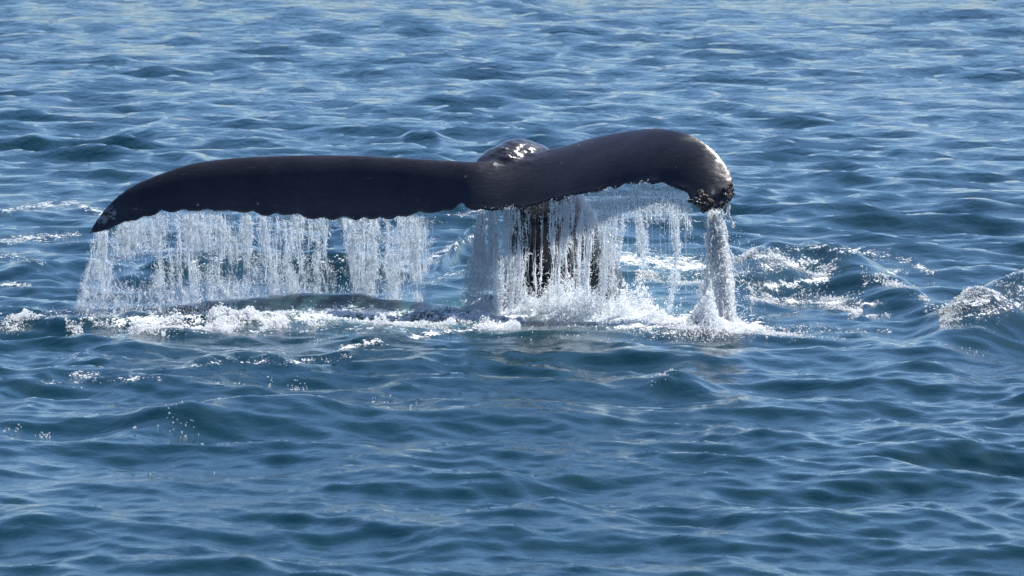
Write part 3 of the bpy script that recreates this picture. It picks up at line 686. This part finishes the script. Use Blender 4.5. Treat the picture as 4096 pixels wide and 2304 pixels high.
# thick white stream off the right tip
def tip_stream():
    cxs = lambda v: np.interp(v, [0, .3, .6, 1], [2858, 2866, 2872, 2866]); wds = lambda v: np.interp(v, [0, .25, .6, .85, 1], [34, 44, 56, 74, 118])
    def place(g, v, dy=0): return at(cxs(v) + g * wds(v) + 16 * (fbm(v * 4 + g * 1.3, g * 2, 14, 3) - .5), 842 + 476 * v, -.84 - .16 * v + dy)
    def thick(g, v):
        d = np.exp(-(g / .78) ** 4) * (.03 + 1.3 * sstep(.36, .66, fbm(g * 3.2 + .8 * vnoise(v * 4, 0, 3), v * 1.6, 52, 3))) * (.12 + 1.2 * sstep(.3, .7, fbm(g * 7, v * 10, 53, 3)))
        return np.clip(d, 0, 1)
    n = 60000; v = rng.uniform(0, 1, n) ** .8; g = rng.uniform(-1.1, 1.1, n)
    k = rng.uniform(size=n) < np.minimum(thick(g, v), .45); v, g = v[k][:9500], g[k][:9500]; n = len(v)
    P = place(g, v, rng.normal(0, .07, n) * (.4 + v)) + rng.normal(0, .004, (n, 3))
    S = np.exp(rng.normal(math.log(.0031), .5, n)); ns = n // 3
    a = drops(P[ns:], S[ns:], stretch=rng.uniform(.7, 2.2, n - ns)); sq = squiggles(P[:ns], .055, .0026, 3.0)
    paths, rad = [], []
    for k in range(46):
        g0 = rng.normal(0, .45); va = rng.uniform(0, .5) ** 1.3; vb = min(1, va + rng.uniform(.15, .6)); m = 30; t = np.linspace(va, vb, m)
        paths.append(place(g0 + .5 * (fbm(t * 5 + k, k, 2, 3) - .5), t, rng.normal(0, .03))); rad.append(rng.uniform(.002, .007) * (.3 + vnoise(t * 25, k, 4)) * np.sin(np.pi * np.linspace(.05, .96, m)) ** .5)
    b = tubes(paths, rad)
    # side string off the outer corner, stray drops and thrown threads
    m = 420; v2 = rng.uniform(0, 1, m); P2 = at(2906 + 22 * v2 + 4 * np.sin(v2 * 9) + rng.normal(0, 3.0, m), 800 + 110 * v2, -.74)
    c = drops(P2, np.exp(rng.normal(math.log(.0032), .4, m)))
    m = 1000; P3 = at(rng.normal(2880, 80, m), 900 + 430 * rng.uniform(0, 1, m) ** .6, rng.normal(-.9, .2, m)); d = drops(P3, np.exp(rng.normal(math.log(.0028), .4, m)))
    e = squiggles(at(rng.normal(2890, 60, 160), 950 + 380 * rng.uniform(0, 1, 160) ** .6, rng.normal(-.9, .12, 160)), .06, .0022, 1.2)
    V, F = merge(a, sq, b, c, d, e)
    lab = 'thick white stream of water pouring off the curled right fluke tip'
    add('water_stream', mesh_np('water_stream', V, F), M_WHITE, None, label=lab, category='falling water', kind='stuff', group='water pouring off the flukes')
    G, W = np.meshgrid(np.linspace(-.95, .95, 40), np.linspace(0, 1, 90)); G, W = G.ravel(), W.ravel()
    P = place(G, W, .06 * (fbm(G * 5, W * 9, 90, 3) - .5)); de = thick(G, W)
    i = np.arange(89)[:, None] * 40; j = np.arange(39)[None]
    F = np.stack([i + j, i + j + 1, i + j + 41, i + j + 40], -1).reshape(-1, 4); F = F[de[F].min(1) > .08]
    me = mesh_np('stream_film', P, F); attr(me, 'dens', np.clip(de * .5, 0, 1))
    add('water_film', me, M_FILM, None, label=lab + ', its thin translucent sheet', category='water film', kind='stuff', group='water pouring off the flukes')
tip_stream()

# splashes where it lands: mounds of drops standing on the water
def splash(name, label, blobs, n, mat, r0=.0038):
    parts = []; tot = sum(b[6] for b in blobs)
    for gx, gy, rx, ry, h, spiky, wt in blobs:          # ground pixel, radii in pixels/metres
        m = int(n * wt / tot)
        u = rng.normal(0, .5, m); w = rng.normal(0, .5, m)
        X0, Y0 = ground(gx + u * rx, np.full(m, gy)); Y = Y0 + w * ry
        X = X0 * (Y - CAM.y) / (Y0 - CAM.y)
        top = h * np.exp(-u ** 2 * 2 - w ** 2 * 2) * (.35 + spiky * 1.3 * vnoise(X * 14, Y * 5, 7) ** 2.0 + .4 * vnoise(X * 5, Y * 3, 8))
        z = sea_z(X, Y) + top * rng.uniform(0, 1, m) ** 1.5
        S = np.exp(rng.normal(math.log(r0), .5, m))
        parts.append(drops(np.stack([X, Y, z], -1), S, stretch=1.1))
    V, F = merge(*parts)
    add(name, mesh_np(name, V, F), mat, None, label=label, category='splash', kind='stuff', group='splashes around the whale')
splash('splash', 'white splash of spray boiling around the foot of the tail stock',
       [(2080, 1225, 190, .35, .10, 1.0, 2), (2250, 1245, 260, .35, .20, 1.0, 4), (2420, 1270, 240, .35, .20, 1.2, 4), (2540, 1255, 110, .3, .26, 1.5, 1.6), (2640, 1300, 260, .3, .07, 1.0, 1.6), (2380, 1200, 200, .3, .12, 1, 1.5)], 34000, M_WHITE)
splash('splash', 'cone shaped white splash where the right tip stream hits the sea',
       [(2860, 1322, 150, .32, .16, 1.3, 4), (2830, 1318, 90, .25, .28, 1.0, 2), (2900, 1325, 330, .35, .035, 1.5, 1.4)], 18000, M_WHITE)

# broken foam crest in front of the left curtain, and glittering foam on the swells
def foam_drops(name, label, lines, n, r0, lift):
    parts = []; tot = sum(l[3] for l in lines)
    for pts, w, hh, wt in lines:
        P = np.array(pts, float); m = int(n * wt / tot * 2.2)
        sg = np.hypot(*np.diff(P, axis=0).T); t = rng.uniform(0, 1, m) * sg.sum(); cs = np.concatenate([[0], np.cumsum(sg)])
        gx = np.interp(t, cs, P[:, 0]); gy = np.interp(t, cs, P[:, 1]) + rng.normal(0, w * .5, m)
        X, Y = ground(gx, gy, .05)
        keep = rng.uniform(size=m) < sstep(.36, .66, fbm(X * 5.5, Y * 2.5, 33, 3)); X, Y = X[keep], Y[keep]
        z = sea_z(X, Y) + hh * rng.uniform(0, 1, len(X)) ** 2 * (.25 + 1.8 * vnoise(X * 9, Y * 3, 15) ** 3) + lift
        parts.append(drops(np.stack([X, Y, z], -1), np.exp(rng.normal(math.log(r0), .5, len(X)))))
    V, F = merge(*parts)
    add(name, mesh_np(name, V, F), M_FOAM, None, label=label, category='foam', kind='stuff', group='foam on the sea')
foam_drops('crest_foam', 'line of broken white foam along the low wave under the left curtain',
           [(((480, 1296), (700, 1288), (1000, 1276), (1250, 1268), (1400, 1256), (1600, 1268), (1900, 1268), (2080, 1272)), 20, .045, 7),
            (((0, 1300), (120, 1268), (260, 1256)), 14, .035, .8), (((260, 1290), (420, 1300), (560, 1300)), 12, .02, .5),
            (((990, 1268), (1015, 1262), (1045, 1266)), 5, .045, .15), (((915, 1272), (945, 1272)), 5, .06, .1)], 28000, .0042, 0)
foam_drops('swell_foam', 'glittering white foam scattered over the swells right of the whale',
           [(((2920, 1085), (3100, 1095), (3253, 1105), (3429, 1125), (3585, 1150), (3720, 1190)), 9, .02, 2), (((3000, 1160), (3150, 1140), (3300, 1150), (3450, 1190)), 20, .02, 1.6),
            (((3756, 1300), (3900, 1290), (4000, 1270), (4200, 1240)), 24, .012, 1.2), (((3390, 1230), (3480, 1220), (3560, 1215)), 12, .02, .5), (((2540, 1070), (2700, 1090), (2850, 1130)), 24, .03, 2)], 12000, .0034, 0)
splash('splash', 'low fringe of spray where the left curtain meets the dark wave',
       [(u, 1262, 240, .14, .075, 1.2, 1) for u in range(400, 1300, 200)], 2600, M_DROP, .0034)
# pale floating bubbles, put in as sun glints on the foreground waves
def bubbles():
    cl = [(60, 1680, 40, 8, 14), (180, 1690, 25, 8, 22), (375, 1718, 6, 3, 2), (540, 1695, 10, 8, 5), (720, 1690, 60, 22, 26), (880, 1635, 6, 4, 3), (1075, 1480, 10, 6, 8), (1200, 1490, 45, 10, 46), (870, 1525, 10, 4, 6),
          (950, 1505, 30, 10, 8), (1190, 1420, 20, 5, 5), (1590, 1712, 3, 2, 1), (1650, 1710, 3, 2, 1), (600, 1862, 3, 2, 1), (855, 1836, 8, 2, 2), (230, 1552, 8, 3, 3), (115, 1600, 6, 3, 2), (1145, 1742, 4, 3, 2), (810, 1772, 8, 3, 3),
          (280, 1412, 30, 6, 10), (500, 1355, 25, 5, 10), (200, 1447, 40, 3, 5), (2650, 1520, 34, 8, 24), (1500, 1570, 60, 20, 8), (1640, 1600, 40, 20, 5), (1722, 2222, 3, 2, 1), (1365, 1912, 3, 2, 1), (2490, 1588, 8, 2, 3), (1270, 1325, 60, 8, 10), (2200, 1320, 200, 10, 22), (3300, 1330, 200, 10, 24), (3900, 1380, 60, 15, 10), (1000, 1240, 400, 18, 24)]
    X, Y = [], []
    for cx, cy, rx, ry, n in cl:
        gx, gy = ground(cx + rng.normal(0, rx * .6, n), cy + rng.normal(0, ry * .6, n), .04); X.append(gx); Y.append(gy)
    X = np.concatenate(X); Y = np.concatenate(Y); S = rng.uniform(.0028, .0055, len(X))
    V, F = drops(np.stack([X, Y, sea_z(X, Y) + S * .3], -1), S, fine=True)
    add('glint_bubbles', mesh_np('glint_bubbles', V, F), M_FOAM, None, label='tiny pale bubbles put in as sun glints on the dark waves before the whale', category='bubbles', kind='stuff')
bubbles()
